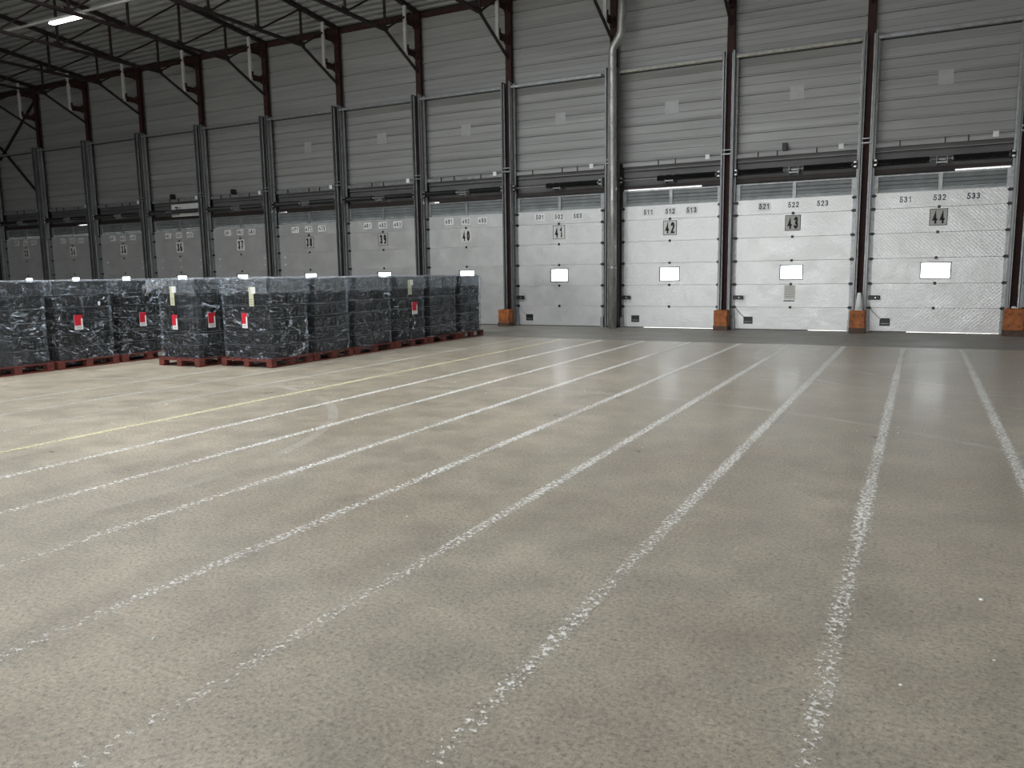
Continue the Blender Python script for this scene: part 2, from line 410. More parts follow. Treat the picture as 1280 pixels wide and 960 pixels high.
# ------------------------------------------------------------------ walls and cladding
wb = MB(); wb.box(LEFT_X, RIGHT_X, WALL_Y + .06, WALL_Y + .25, 3.64, 9.2)
edges = []
for n in NUMS:
    w = DOORW.get(n, 2.68); edges.append((DOORC[n] - w / 2, DOORC[n] + w / 2))
px = LEFT_X
for a, b_ in edges + [(RIGHT_X, RIGHT_X)]:
    wb.box(px, a + .03, 20.60, WALL_Y + .2, -.05, 3.64); px = b_ - .03
wall = put('wall_back', wb.mesh('wall_back', M['dark'])); tag(wall, 'grey clad warehouse wall above the row of dock doors', kind='structure')
T = .475
def tray(name, grooves, deep):
    p = [(.04, 0), (.04, .03), (0, .036), (0, .058), (.012, .064), (.012, .074), (0, .08)]
    for g in grooves: p += [(0, g - .012), (deep, g - .006), (deep, g + .006), (0, g + .012)]
    p += [(0, T - .008), (.035, T)]
    return MB().extrude_x(p, 0, 1).mesh(name, M['clad'])
tray_a, tray_b = tray('cladding_lower', (.27,), .016), tray('cladding_upper', (.2, .34), .008)
def clad_bay(x0, x1):
    for k in range(5): put('cladding_panel', tray_a, wall, (x0, WALL_Y - .01 - .003 * (k % 2), 4.34 + k * T * .955), 0, (x1 - x0, 1, .955))
    for k in range(5): put('cladding_panel', tray_b, wall, (x0, WALL_Y + .0 - .003 * (k % 2), 6.68 + k * T * 1.02), 0, (x1 - x0, 1, 1.02))
clad_bay(LEFT_X, COLX[0])
for i in range(len(NUMS)): clad_bay(COLX[i], COLX[i + 1])
clad_bay(COLX[-1], RIGHT_X)
for n in range(38, 45):
    z = 5.66 + (n % 2) * .02
    bx('patch_plate', M['patch'], wall, DOORC[n] - .22 + .03 * (n % 3), DOORC[n] + .14, WALL_Y - .018, WALL_Y - .012, z - .17, z + .15)
ev = put('eaves_beam', MB().box(LEFT_X, RIGHT_X, 20.62, 20.71, 8.95, 9.08).mesh('eaves_beam', M['red_steel']), wall)

wl = put('wall_left', MB().box(LEFT_X - .2, LEFT_X, REAR_Y, 20.9, 0, 13).mesh('wall_left', M['clad_hdr'])); tag(wl, kind='structure')
rw = MB().box(LEFT_X - .2, RIGHT_X + .2, REAR_Y - .2, REAR_Y, GATE_H, 13.2); gx = LEFT_X - .2
for xa, xb in GATES + [(RIGHT_X + .2, 0)]: rw.box(gx, xa, REAR_Y - .2, REAR_Y, 0, GATE_H); gx = xb
wr_ = put('wall_rear', rw.mesh('wall_rear', M['clad_hdr'])); tag(wr_, kind='structure')
wr2 = put('wall_right', MB().box(RIGHT_X, RIGHT_X + .2, REAR_Y, 20.9, 0, 13.2).mesh('wall_right', M['clad_hdr'])); tag(wr2, kind='structure')

# roof deck: trapezoid ribs running along the wall, with rooflight strips left open behind the camera
RP = .3
def deck(mb, ya, yb, xa, xb):
    prof = []; y = yb
    while y > ya + .01:
        for dy, dz in ((0, 0), (.1, 0), (.13, .11), (.27, .11)): prof.append((y - dy, roof_z(y - dy) + dz))
        y -= RP
    prof.append((y, roof_z(y)))
    mb.extrude_x(prof, xa, xb)
db_ = MB(); yt = 20.9
for ya, yb, xa, xb in ROOFLIGHTS:
    deck(db_, yb, yt, LEFT_X, RIGHT_X); deck(db_, ya, yb, LEFT_X, xa); deck(db_, ya, yb, xb, RIGHT_X); yt = ya
deck(db_, REAR_Y, yt, LEFT_X, RIGHT_X)
ceil = put('ceiling', db_.mesh('ceiling', M['roof'])); tag(ceil, 'dark ribbed metal roof deck', kind='structure')
for ya, yb, xa, xb in ROOFLIGHTS:
    n_ = 6
    for k in range(n_):
        u, v = xa + (xb - xa) * k / n_, xa + (xb - xa) * (k + 1) / n_
        mb = MB(); mb.v = [(u + .02, ya, roof_z(ya) + .03), (v - .02, ya, roof_z(ya) + .03), (v - .02, yb, roof_z(yb) + .03), (u + .02, yb, roof_z(yb) + .03)]; mb.f = [(0, 1, 2, 3)]
        put('rooflight_pane', mb.mesh('rooflight_pane', M['pane']), ceil)

WORDS = dict(zip(range(33, 46), ('thirty-three', 'thirty-four', 'thirty-five', 'thirty-six', 'thirty-seven', 'thirty-eight', 'thirty-nine', 'forty', 'forty-one', 'forty-two', 'forty-three', 'forty-four', 'forty-five')))
# ------------------------------------------------------------------ columns and trusses
cm = MB().box(-.09, .09, 20.5, 20.515, 0, 9.12).box(-.006, .006, 20.515, 20.585, 0, 9.12).box(-.09, .09, 20.585, 20.6, 0, 9.12).mesh('column_section', M['red_steel'])
base = MB().box(-.14, .14, 20.4, 20.6, 0, .02).mesh('base_plate', M['red_steel'])
cl = MB().box(-.1, .1, 20.3, 20.5, 0, .03).box(-.1, .1, 20.3, 20.5, .1, .125).mesh('cleat', M['galv'])
NODES = [18.92 - 1.72 * k for k in range(11)]
BZ = 8.2
YEND = NODES[-1] - .9
t_top = MB().bar((0, 20.5, roof_z(20.5) - .06), (0, YEND, roof_z(YEND) - .06), .12, .1).mesh('top_chord', M['truss'])
t_bot = MB().bar((-.032, YEND, BZ), (-.032, 18.9, BZ), .04, .07).bar((.032, YEND, BZ), (.032, 18.9, BZ), .04, .07).mesh('bottom_chord', M['truss'])
t_knee = MB().bar((0, 18.92, BZ), (0, 20.5, 7.4), .06, .06).mesh('knee_brace', M['truss'])
t_hang = MB().box(-.045, .045, 19.86, 19.875, 7.75, 9.1).box(-.045, -.035, 19.875, 19.93, 7.75, 9.1).box(.035, .045, 19.875, 19.93, 7.75, 9.1).mesh('hanger_bar', M['lamp_body'])
br = MB().box(-.05, .05, 19.9, 20.505, -.03, .03).box(-.012, .012, 19.95, 20.505, -.14, -.03).box(-.06, .06, 20.38, 20.505, -.16, .1).box(-.06, .06, 19.9, 19.98, -.06, .12).mesh('bracket', M['red_steel'])
t_v, t_d, gus = [], [], MB().box(-.012, .012, -.13, .13, -.05, .11).mesh('gusset', M['truss'])
for k, yn in enumerate(NODES):
    t_v.append(MB().bar((0, yn, BZ), (0, yn, roof_z(yn) - .1), .055).mesh('web_vertical', M['truss']))
    pv = 20.15 if k == 0 else NODES[k - 1]
    zt = roof_z(pv) - (.1 if k else .22)
    t_d.append(MB().bar((0, yn, BZ), (0, pv, zt), .045).mesh('web_diagonal', M['truss']))
def colname(i):
    if i == 0: return 'at the far left beside dock door thirty-three'
    if i == len(COLX) - 1: return 'at the far right beyond the last door'
    if i == len(COLX) - 2: return 'on the right of dock door forty-four'
    return 'between dock doors %s and %s' % (WORDS[NUMS[i - 1]], WORDS[NUMS[i]])
for i, x in enumerate(COLX):
    c = empty('steel_column', (x, 0, 0))
    tag(c, 'dark red steel column ' + colname(i), 'column', 'dark red steel columns along the dock wall')
    put('column_section', cm, c); put('base_plate', base, c); put('cleat', cl, c, (0, -.02, 4.3))
    t = empty('roof_truss', (x, 0, 0))
    tag(t, 'dark roof truss on the column ' + colname(i), 'roof truss', 'dark lattice roof trusses')
    put('top_chord', t_top, t); put('bottom_chord', t_bot, t); put('knee_brace', t_knee, t); put('hanger_bar', t_hang, t)
    put('bracket', br, t, (0, 0, 8.76)); put('bracket', br, t, (0, 0, 7.92))
    for k, yn in enumerate(NODES):
        put('web_vertical', t_v[k], t); put('web_diagonal', t_d[k], t); put('gusset', gus, t, (0, yn, BZ))
for p, q in (((-31.75, 20.66, 8.75), (-34.6, 20.66, 6.5)), ((-34.5, 20.66, 7.0), (-31.8, 20.66, 4.6))):
    put('wind_brace', MB().bar(p, q, .1, .03, (0, 1, 0)).mesh('wind_brace', M['truss']), wall)['label'] = 'dark diagonal wind brace'

# ------------------------------------------------------------------ doors
PZ = [.012, .56, 1.125, 1.70, 2.27, 2.83, 3.19]
def panel_mesh(w, h, key, _c={}):
    k = (round(w, 3), round(h, 3))
    if k not in _c:
        mb = MB(); x0, x1 = -w / 2, w / 2
        mb.cbox(x0, x1, 0, .045, .001, h - .001, .004).box(x0, x1, .02, .04, -.004, h + .004)
        _c[k] = mb.mesh('panel', M['door'])
    return _c[k]
def win_panel_mesh(w, h, ww, wh, _c={}):
    k = (round(w, 3), round(h, 3), round(ww, 3))
    if k not in _c:
        mb = MB(); x0, x1 = -w / 2, w / 2; z0 = h / 2 - wh / 2
        mb.cbox(x0, -ww / 2, 0, .045, .001, h - .001, .004); mb.cbox(ww / 2, x1, 0, .045, .001, h - .001, .004)
        mb.box(-ww / 2 - .006, ww / 2 + .006, 0, .045, .005, z0); mb.box(-ww / 2 - .006, ww / 2 + .006, 0, .045, z0 + wh, h - .005).box(x0, x1, .02, .04, -.004, .01).box(x0, x1, .02, .04, h - .01, h + .004)
        _c[k] = mb.mesh('panel', M['door'])
    return _c[k]
hinge = MB().cbox(-.03, .03, -.022, .0, -.03, .03, .006).box(-.012, .012, -.03, -.02, -.02, .02).mesh('hinge', M['black'])
shinge = MB().cbox(-.05, .03, -.03, 0, -.035, .035, .006).tube([(-.09, -.015, 0), (.05, -.015, 0)], .016, 8).mesh('roller_hinge', M['black'])
shinge_r = MB().cbox(-.03, .05, -.03, 0, -.035, .035, .006).tube([(.09, -.015, 0), (-.05, -.015, 0)], .016, 8).mesh('roller_hinge', M['black'])
latch = MB().cbox(-.11, .14, -.06, -.02, -.05, .05, .012).box(-.09, -.03, -.02, 0, -.02, .02).box(.04, .1, -.02, 0, -.02, .02).mesh('latch', M['black'])
latch_pin = MB().tube([(.04, -.062, 0), (.04, -.068, 0)], .014, 8).mesh('latch_pin', M['chrome'])
foot = MB().box(-.11, .11, -.012, 0, -.09, -.07).box(-.11, .11, -.012, 0, .07, .09).box(-.11, -.09, -.012, 0, -.07, .07).box(.09, .11, -.012, 0, -.07, .07).box(-.09, .09, -.004, 0, -.07, .07).mesh('foot_handle', M['black'])
foot_g = MB().box(-.085, .085, -.014, -.004, -.045, -.03).mesh('grip_edge', M['track'])
endcap = MB().box(-.03, .03, -.004, .05, .015, 3.185).mesh('end_cap', M['galv'])
LBLW, LBLH = .3, .19
lab = MB().box(-LBLW / 2, LBLW / 2, -.003, 0, -LBLH / 2, LBLH / 2).mesh('number_label', M['white'])
def frame_mb(w, h, t, d): return MB().box(-w / 2 - t, w / 2 + t, -d, 0.03, h / 2, h / 2 + t).box(-w / 2 - t, w / 2 + t, -d, 0.03, -h / 2 - t, -h / 2).box(-w / 2 - t, -w / 2, -d, .03, -h / 2, h / 2).box(w / 2, w / 2 + t, -d, .03, -h / 2, h / 2)
ROPE = {44: ('white', .02), 43: ('black', .007), 41: ('galv', .006)}
BORDER = (38, 39, 41, 42, 43, 44)
for n in NUMS:
    w = DOORW.get(n, 2.68)
    d = empty('door_%d' % n, (DOORC[n], DY, 0))
    tag(d, ('sectional aluminium dock door numbered ' + WORDS[n]) if n < 45 else 'sectional aluminium dock door cut off by the right edge', kind='structure')
    ww, wh = (.58, .33) if n >= 44 else (.5, .32)
    for k in range(6):
        h = PZ[k + 1] - PZ[k]
        me = win_panel_mesh(w - .1, h, ww, wh) if k == 2 else panel_mesh(w - .1, h, n)
        put('panel', me, d, (0, 0, PZ[k]))
        if k:
            put('hinge', hinge, d, (0, 0, PZ[k] + .0))
        if k: put('roller_hinge', shinge, d, (-w / 2 + .03, -.004, PZ[k])); put('roller_hinge', shinge_r, d, (w / 2 - .03, -.004, PZ[k]))
    put('roller_hinge', shinge, d, (-w / 2 + .03, -.004, PZ[6] - .06)); put('roller_hinge', shinge_r, d, (w / 2 - .03, -.004, PZ[6] - .06))
    put('end_cap', endcap, d, (-w / 2 + .022, 0, 0)); put('end_cap', endcap, d, (w / 2 - .022, 0, 0))
    bx('bottom_seal', M['black'], d, -w / 2, w / 2 - (.0 if n not in (42, 43, 44) else {42: 2.0, 43: .95, 44: 1.9}[n]), 0, .04, -.002, .014)
    zc = (PZ[2] + PZ[3]) / 2
    wf = put('window_frame', frame_mb(ww, wh, .022, .014).mesh('window_frame', M['winframe']), d, (0, 0, zc))
    put('pane', MB().box(-ww / 2, ww / 2, .016, .022, -wh / 2, wh / 2).mesh('pane', M['pane']), wf)
    lt = put('latch', latch, d, (-w / 2 + .12, -.05, .80)); put('latch_pin', latch_pin, lt)
    ft = put('foot_handle', foot, d, (-w / 2 + .38, 0, .23)); put('grip_edge', foot_g, ft)
    if n in ROPE:
        mm, rr = ROPE[n]
        put('pull_rope', MB().tube([(-w / 2 + .07, -.012, .53), (-w / 2 + .16, -.016, .42), (-w / 2 + .28, -.014, .3)], rr, 6).mesh('pull_rope', M[mm]), d)
    if n < 45:
        pl = put('number_plate', MB().box(-.18, .18, -.006, 0, -.185, .185).mesh('number_plate', M['plate' if n in (38, 39, 43, 44) else 'plate_w']), d, (0, 0, 2.6))
        if n in BORDER: put('plate_border', frame_mb(.335, .345, .013, .009).mesh('plate_border', M['winframe']), pl)
        put('numeral', digits(str(n), M['ink'], .245, .285, .045), pl, (0, -.009, 0))
        for j in (-1, 0, 1):
            s = str(401 + (n - 31) * 10 + j + 1)
            x = j * (.66 if n > 42 else .56) - (.02 if j < 0 else 0)
            z = 3.03 + .01 * random.uniform(-1, 1)
            if n < 43 or (n == 43 and j == -1):
                lb = put('number_label', lab, d, (x, -.001, z)); par, off = lb, (0, -.006, 0)
            else: par, off = d, (x, -.003, z)
            put('numeral', digits(s, M['navy' if n > 42 else 'ink'], .25, .13, .021), par, off)
    for xo in {35: (-.98, 1.0), 36: (-.97, 0, 1.03), 37: (-1.03, 1.08), 38: (-1.08,)}.get(n, ()):
        for zo in (2.13, 1.89): bx('light_spot', M['white'], d, xo - .035, xo + .035, -.004, 0, zo - .025, zo + .025)  # small white plates stand in for spots of light at the screw holes
    if n == 43:
        nt_ = put('notice', MB().box(-.13, .13, -.003, 0, -.17, .17).mesh('notice', M['plate_w']), d, (-.02, 0, .93))
        for k in range(5): bx('text_line', M['plate'], nt_, -.1, .1, -.005, -.003, .12 - k * .06, .14 - k * .06)
        bx('marker_scrawl', M['ink'], d, -.16, .1, -.002, 0, .705, .73)
    for side in (-1, 1):
        bx('track_guard', M['galv'], d, side * (w / 2 - .02) - .04, side * (w / 2 - .02) + .04, -.10, -.05, 0, .27)
    # ---------------- tracks, transom, header, springs of the bay
    i = NUMS.index(n); xl, xr = COLX[i], COLX[i + 1]; cx = DOORC[n]
    a, b_ = edges[i]
    tf = empty('lift_track_frame', (cx, 0, 0))
    nm = ('dock door ' + WORDS[n]) if n < 45 else 'the cut off door at the right edge'
    tag(tf, 'galvanised lift tracks with black torsion springs framing ' + nm, 'door track', 'galvanised lift track frames')
    for side, e, cxx in ((-1, a, xl), (1, b_, xr)):
        inx = e - cx; s = -side
        tm = MB()
        wx = (cxx - cx) + s * .1                            # web beside the column
        tm.box(*sorted((wx, wx + s * .008)), 20.28, 20.52, .02, 6.74).box(*sorted((wx, wx + s * .045)), 20.28, 20.288, .02, 6.74)
        put('track', tm.mesh('track', M['track']), tf)
        put('track_lip', MB().box(*sorted((wx + s * .03, wx + s * .05)), 20.34, 20.38, .02, 6.72).box(*sorted((wx + s * .008, wx + s * .05)), 20.38, 20.386, .02, 6.72).mesh('track_lip', M['galv']), tf)
        put('track_angle', MB().box(*sorted((wx + s * .01, wx + s * .09)), 20.5, 20.508, .02, 6.7).box(*sorted((wx - s * .03, wx)), 20.36, 20.366, .02, 6.7).mesh('track_angle', M['galv']), tf)
    x0, x1 = a - cx, b_ - cx
    put('top_rail', MB().box(x0 - .01, x1 + .01, 20.3, 20.6, 6.6, 6.612).box(x0 - .01, x1 + .01, 20.3, 20.312, 6.555, 6.6).mesh('top_rail', M['insul' if n in (42, 43) else 'galv']), tf)
    # transom and header belong to the wall
    fr = put('transom_frame', MB().box(x0, x1, 20.58, 20.63, 3.56, 3.6).box(x0, x0 + .1, 20.58, 20.63, 3.12, 3.56).box(x1 - .1, x1, 20.58, 20.63, 3.12, 3.56).box(-.04, .04, 20.58, 20.63, 3.12, 3.56).mesh('transom_frame', M['galv']), wall, (cx, 0, 0))
    for u, v in ((x0 + .1, -.04), (.04, x1 - .1)):
        p = [(20.625, 3.12)]
        for q in (3.28, 3.37, 3.46): p += [(20.625, q - .012), (20.605, q), (20.625, q + .012)]
        p += [(20.625, 3.56)]
        put('transom_panel', MB().extrude_x(p, u, v).mesh('transom_panel', M['transom']), fr)
    seal = {44: (x0, x1 - 1.1), 42: (x1 - .5, x1), 34: (x0, x1 - 1.0), 38: (x0 + .4, x1), 40: (x0 + .4, x1)}.get(n, (x0, x1))
    bx('seal_strip', M['dark'], wall, seal[0] + cx, seal[1] + cx, 20.58, 20.66, 3.59, 3.64)
    bx('lintel', M['lintel'], wall, a - .02, b_ + .02, 20.56, 20.75, 3.635, 3.72)
    p = [(20.66, 3.72), (20.66, 3.9), (20.69, 3.91), (20.69, 3.93), (20.66, 3.94), (20.66, 4.08), (20.69, 4.09), (20.69, 4.11), (20.66, 4.12), (20.66, 4.3)]
    put('header_sheet', MB().extrude_x(p, a, b_).mesh('header_sheet', M['clad_hdr']), wall)
    lp = put('ledge', MB().box(a, b_, 20.56, 20.7, 4.3, 4.31).box(a, b_, 20.56, 20.57, 4.22, 4.3).box(a, b_, 20.6, 20.7, 4.12, 4.13).mesh('ledge', M['galv' if n < 41 else 'clad']), wall)
    for k in range(4):
        if (n + k) % 3: bx('clip', M['black'], lp, a + .5 + k * .45, a + .525 + k * .45, 20.54, 20.56, 4.22, 4.34)
    bx('tag', M['white'], wall, b_ - .42, b_ - .31, 20.55, 20.558, 4.26, 4.38)
    if n in (36, 37, 43):
        bx('junction_box', M['black'], wall, cx - .3, cx - .2, 20.5, 20.66, 4.33, 4.5)
    # torsion springs
    sp = empty('torsion_spring_shaft', (0, 20.42, 3.86)); sp.parent = tf; sp['label'] = 'black torsion spring shaft'
    put('shaft', MB().tube([(x0 - .02, 0, 0), (x1 + .02, 0, 0)], .014, 8).mesh('shaft', M['galv']), sp)
    Lh = x1 - x0
    spans = [(x0 + .72 * Lh, x0 + .97 * Lh)] if n in (41, 42) else [(x0 + .03 * Lh, x0 + .41 * Lh), (x0 + .58 * Lh, x0 + .96 * Lh)]
    if n in (41, 42): spans = [(x0 + .38 * Lh, x0 + .95 * Lh)]
    if n == 36: spans = [(x0 + .03 * Lh, x0 + .34 * Lh), (x0 + .45 * Lh, x0 + .96 * Lh)]
    for u, v in spans:
        K = int((v - u) / .018); pts, rr = [], []
        for k in range(K + 1):
            pts.append((u + (v - u) * k / K, 0, 0)); rr.append(.075 if k % 2 else .062)
        put('spring', MB().tube(pts, rr, 12).mesh('spring', M['spring']), sp)
        for q, e1, e2 in ((u, .03, .052), (v, .052, .03)): put('spring_cone', MB().tube([(q - .03, 0, 0), (q + .03, 0, 0)], [e1, e2], 10).mesh('spring_cone', M['galv']), sp)
    put('centre_bracket', MB().box(-.11, -.1, -.05, .22, -.12, .06).box(.1, .11, -.05, .22, -.12, .06).box(-.1, .1, -.03, .0, -.09, -.06).box(-.05, .08, -.04, -.03, -.03, .0).mesh('centre_bracket', M['galv']), sp)
    for s, e in ((-1, x0), (1, x1)):
        ex = e - s * .03
        put('cable_drum', MB().tube([(ex - .05, 0, 0), (ex - .03, 0, 0), (ex - .02, 0, 0), (ex + .02, 0, 0), (ex + .03, 0, 0), (ex + .05, 0, 0)], [.09, .09, .065, .065, .09, .09], 14).mesh('cable_drum', M['black']), sp)
        put('bearing_plate', MB().box(ex + s * .07 - .008, ex + s * .07 + .008, -.16, .18, -.12, .12).mesh('bearing_plate', M['track']), sp)
        for q in (.05, -.05): put('drum_bolt', MB().cbox(ex - .03, ex + .03, -.11, -.085, q - .02, q + .02, .004).mesh('drum_bolt', M['chrome']), sp)

# banner in bay 36, half hidden by the spring
bn = put('banner', MB().box(-.82, .82, 0, .01, -.22, .22).mesh('banner', M['banner']), None, (-23.55, 20.52, 3.91))
tag(bn, 'white banner with black letters behind the spring shaft above dock door 36', 'banner')
put('lettering', text_mesh('ZU', M['ink'], .3, .26, .02), bn, (-.5, -.004, 0))

# ------------------------------------------------------------------ column guards, cone, downpipe, lamp
gm = MB().cbox(-.2, .2, 19.96, 20.26, 0, .5, .02).mesh('guard_shell', M['orange'])
gs = MB().box(-.205, .205, 19.952, 20.25, 0.0, .11).mesh('scuff_plate', M['scuff'])
gb = MB().tube([(0, 19.955, 0), (0, 19.965, 0)], .018, 8).mesh('bolt', M['scuff'])
gh = {40: .47, 42: .5, 43: .52, 44: .58}
for n, lbl in ((40, 'orange rusty column guard between dock doors forty and forty-one'), (42, 'orange rusty column guard between dock doors forty-two and forty-three'), (43, 'orange rusty column guard carrying a white cone'), (44, 'tall orange column guard on the right of dock door 44')):
    x = COLX[NUMS.index(n) + 1]
    g = empty('column_guard', (x, 0, 0)); tag(g, lbl, 'column guard', 'orange column guards'); s = gh[n] / .5
    g.scale = (.85 if n < 44 else .95, 1, s)
    put('guard_shell', gm, g); put('scuff_plate', gs, g)
    for bx_, bz in ((-.1, .4), (.1, .4), (-.1, .18), (.1, .18)): put('bolt', gb, g, (bx_, 0, bz))
x43 = COLX[NUMS.index(43) + 1]
c = empty('traffic_cone', (x43 + .02, 20.04, .522)); tag(c, 'white tapered cone standing on an orange column guard', 'cone')
put('cone_body', MB().tube([(0, 0, .012), (0, 0, .2), (0, 0, .39), (0, 0, .405)], [.085, .066, .046, .034], 16).mesh('cone_body', M['cone'], True), c)
put('cone_foot', MB().cbox(-.085, .085, -.085, .085, 0, .014, .004).mesh('cone_foot', M['cone']), c)
x44 = COLX[NUMS.index(44) + 1]
mb = MB(); mb.cbox(-.06, .03, -.03, .04, 0, .045, .015); mb.cbox(.0, .08, -.05, .02, 0, .025, .01)
tag(put('crumpled_paper', mb.mesh('crumpled_paper', M['white']), None, (x44, 20.1, .582)), 'small crumpled white scrap on the tall orange guard', 'scrap')

pp = empty('downpipe', (0, 0, 0)); tag(pp, 'thick weathered zinc downpipe running up beside dock door 42', 'pipe')
PY = 20.0
put('pipe_run', MB().tube([(-7.263, PY, 0), (-7.273, PY, 4), (-7.288, PY, 7.02), (-7.268, PY, 7.12), (-7.099, PY, 7.38), (-7.059, PY, 7.5), (-7.039, PY, 8), (-7.009, PY, 9.1)], .105, 20).mesh('pipe_run', M['pipe'], True), pp)
for z in (1.6, 3.3, 5.0, 6.6):
    put('pipe_clamp', MB().tube([(-7.265 - z * .002, PY, z - .025), (-7.265 - z * .002, PY, z + .025)], .113, 20).box(-7.275, -7.255, PY + .1, 20.3, z - .02, z + .02).mesh('pipe_clamp', M['galv']), pp)

LY, LZ = 14.8, 8.5
tag(put('lighting_conduit', MB().box(LEFT_X, 0, LY - .03, LY + .03, LZ + .1, LZ + .15).mesh('lighting_conduit', M['lamp_body'])), 'pale lighting conduit slung under the roof trusses', 'conduit')
lm = empty('tube_lamp', (-21.12, LY, LZ)); tag(lm, 'lit fluorescent tube lamp hanging under the dark roof', 'lamp')
put('lamp_body', MB().box(-.7, .7, -.06, .06, .045, .1).box(-.7, -.68, -.06, .06, 0, .045).box(.68, .7, -.06, .06, 0, .045).mesh('lamp_body', M['lamp_body']), lm)
put('lamp_tube', MB().box(-.68, .68, -.075, .075, .0, .04).mesh('lamp_tube', M['tube']), lm)
put('lamp_end', MB().box(.7, .78, -.03, .03, .04, .09).mesh('lamp_end', M['lamp_body']), lm)

# ------------------------------------------------------------------ wrapped pallet loads
def crate_mesh(w, d, h):
    mb = MB(); i = .012
    mb.cbox(i, w - i, i, d - i, 0, h - .03, .012)
    mb.cbox(0, w, 0, d, h - .045, h - .004, .008)
    for k in range(1, 5):
        x = w * k / 5; mb.box(x - .008, x + .008, .002, d - .002, .02, h - .045)
        y = d * k / 5; mb.box(.002, w - .002, y - .008, y + .008, .02, h - .045)
    mb.cbox(0.004, w - .004, .004, d - .004, 0, .02, .006)
    return mb.mesh('crate', M['crate'])
def film_mesh(w, d, z0, z1, seed, rad=.05):
    mb = MB(); nz_ = 46
    path = []
    per = [((rad, 0), (w - rad, 0)), ((w, rad), (w, d - rad)), ((w - rad, d), (rad, d)), ((0, d - rad), (0, rad))]
    for k, (p, q) in enumerate(per):
        N = 22
        for j in range(N + 1):
            t = j / N; path.append((p[0] + (q[0] - p[0]) * t, p[1] + (q[1] - p[1]) * t))
        ca = [(w - rad, rad), (w - rad, d - rad), (rad, d - rad), (rad, rad)][k]
        for j in (1, 2):
            ang = -math.pi / 2 + k * math.pi / 2 + j * math.pi / 6
            path.append((ca[0] + rad * math.cos(ang), ca[1] + rad * math.sin(ang)))
    n = len(path)
    LH = (z1 - z0 - .1) / 6
    for r in range(nz_ + 1):
        z = z0 + (z1 - z0) * r / nz_
        for (x, y) in path:
            cx, c_y = x - w / 2, y - d / 2
            q = Vector((x * 5 + seed * 7.1, y * 5, z * 8))
            dn = noise.noise(q) * .012 + noise.noise(q * 2.7) * .007
            ph = ((z - z0 - .1) / LH) % 1.0
            dn -= .010 * math.exp(-((ph - .0) / .12) ** 2) + .010 * math.exp(-((ph - 1) / .12) ** 2)
            L = math.hypot(cx / w, c_y / d)
            nx = (1 if cx > 0 else -1) if abs(cx) / w > abs(c_y) / d else 0; ny = 0 if nx else (1 if c_y > 0 else -1)
            mb.v.append((x + nx * dn, y + ny * dn, z + noise.noise(q * 1.3) * .008))
    for r in range(nz_):
        for i in range(n):
            a0 = r * n + i; b0 = r * n + (i + 1) % n
            mb.f.append((a0, b0, b0 + n, a0 + n))
    return mb.mesh('stretch_film', M['film'], True)
def cap_mesh(w, d, z1, seed):
    """bunched film lying over the top with a ragged skirt"""
    mb = MB(); N = 24
    for j in range(N + 1):
        for i in range(N + 1):
            x, y = -.01 + (w + .02) * i / N, -.01 + (d + .02) * j / N
            e = min(i, N - i, j, N - j)
            z = z1 + .012 + .012 * noise.noise(Vector((x * 7, y * 7, seed))) - (.01 if e == 0 else 0)
            mb.v.append((x, y, z))
    for j in range(N):
        for i in range(N):
            a0 = j * (N + 1) + i; mb.f.append((a0, a0 + 1, a0 + N + 2, a0 + N + 1))
    ring = [(i, 0) for i in range(N)] + [(N, j) for j in range(N)] + [(N - i, N) for i in range(N)] + [(0, N - j) for j in range(N)]
    top = mb.mesh('film_cap', M['film_top'], True)
    mb.f = []; st = len(mb.v); R = 6
    for k, (i, j) in enumerate(ring):
        x, y = -.015 + (w + .03) * i / N, -.015 + (d + .03) * j / N
        drop = .25 + .07 * noise.noise(Vector((k * .12, seed * 3.3, 0))) + .02 * noise.noise(Vector((k * .6, seed, 2)))
        for r in range(1, R + 1):
            o = .01 * noise.noise(Vector((k * .5, r * .8, seed)))
            sx = -1 if i == 0 else (1 if i == N else 0); s_y = -1 if j == 0 else (1 if j == N else 0)
            mb.v.append((x + sx * o, y + s_y * o, z1 - drop * r / R))
    n = len(ring)
    for k in range(n):
        k2 = (k + 1) % n
        g = ring[k][1] * (N + 1) + ring[k][0]; g2 = ring[k2][1] * (N + 1) + ring[k2][0]
        mb.f.append((g, g2, st + k2 * R, st + k * R))
        for r in range(R - 1): mb.f.append((st + k * R + r, st + k2 * R + r, st + k2 * R + r + 1, st + k * R + r + 1))
    return top, mb.mesh('top_sheet', M['film_skirt'], True)
LOADS = [
    ('A', -13.88, -12.76, 6.98, 8.17, 1.5, 'wrapped pallet load cut off by the left edge of the picture'),
    ('B', -13.88, -12.76, 8.24, 9.38, 1.5, 'wrapped pallet load with one red label, second from the left edge'),
    ('C', -13.88, -12.76, 9.46, 10.6, 1.5, 'wrapped pallet load half hidden behind the load with two red labels'),
    ('D', -11.75, -10.76, 9.40, 10.5, 1.5, 'wrapped pallet load with two red labels and loose crumpled film at its corner'),
    ('E', -10.61, -9.47, 9.74, 10.75, 1.5, 'nearest wrapped pallet load of the long row, yellow and red labels on its front'),
    ('F', -10.61, -9.47, 10.82, 11.87, 1.49, 'wrapped pallet load, second in the long row from its near end'),
    ('G', -10.61, -9.47, 11.97, 13.2, 1.49, 'wrapped pallet load, third in the long row from its near end'),
    ('H', -10.61, -9.47, 13.32, 14.42, 1.485, 'wrapped pallet load, fourth in the long row, with a pale and a red label'),
    ('I', -10.61, -9.47, 14.54, 15.72, 1.48, 'wrapped pallet load, fifth in the long row, next to last'),
    ('J', -10.61, -9.47, 15.84, 16.9, 1.48, 'last wrapped pallet load of the long row nearest the dock doors'),
]
LROOT = {}
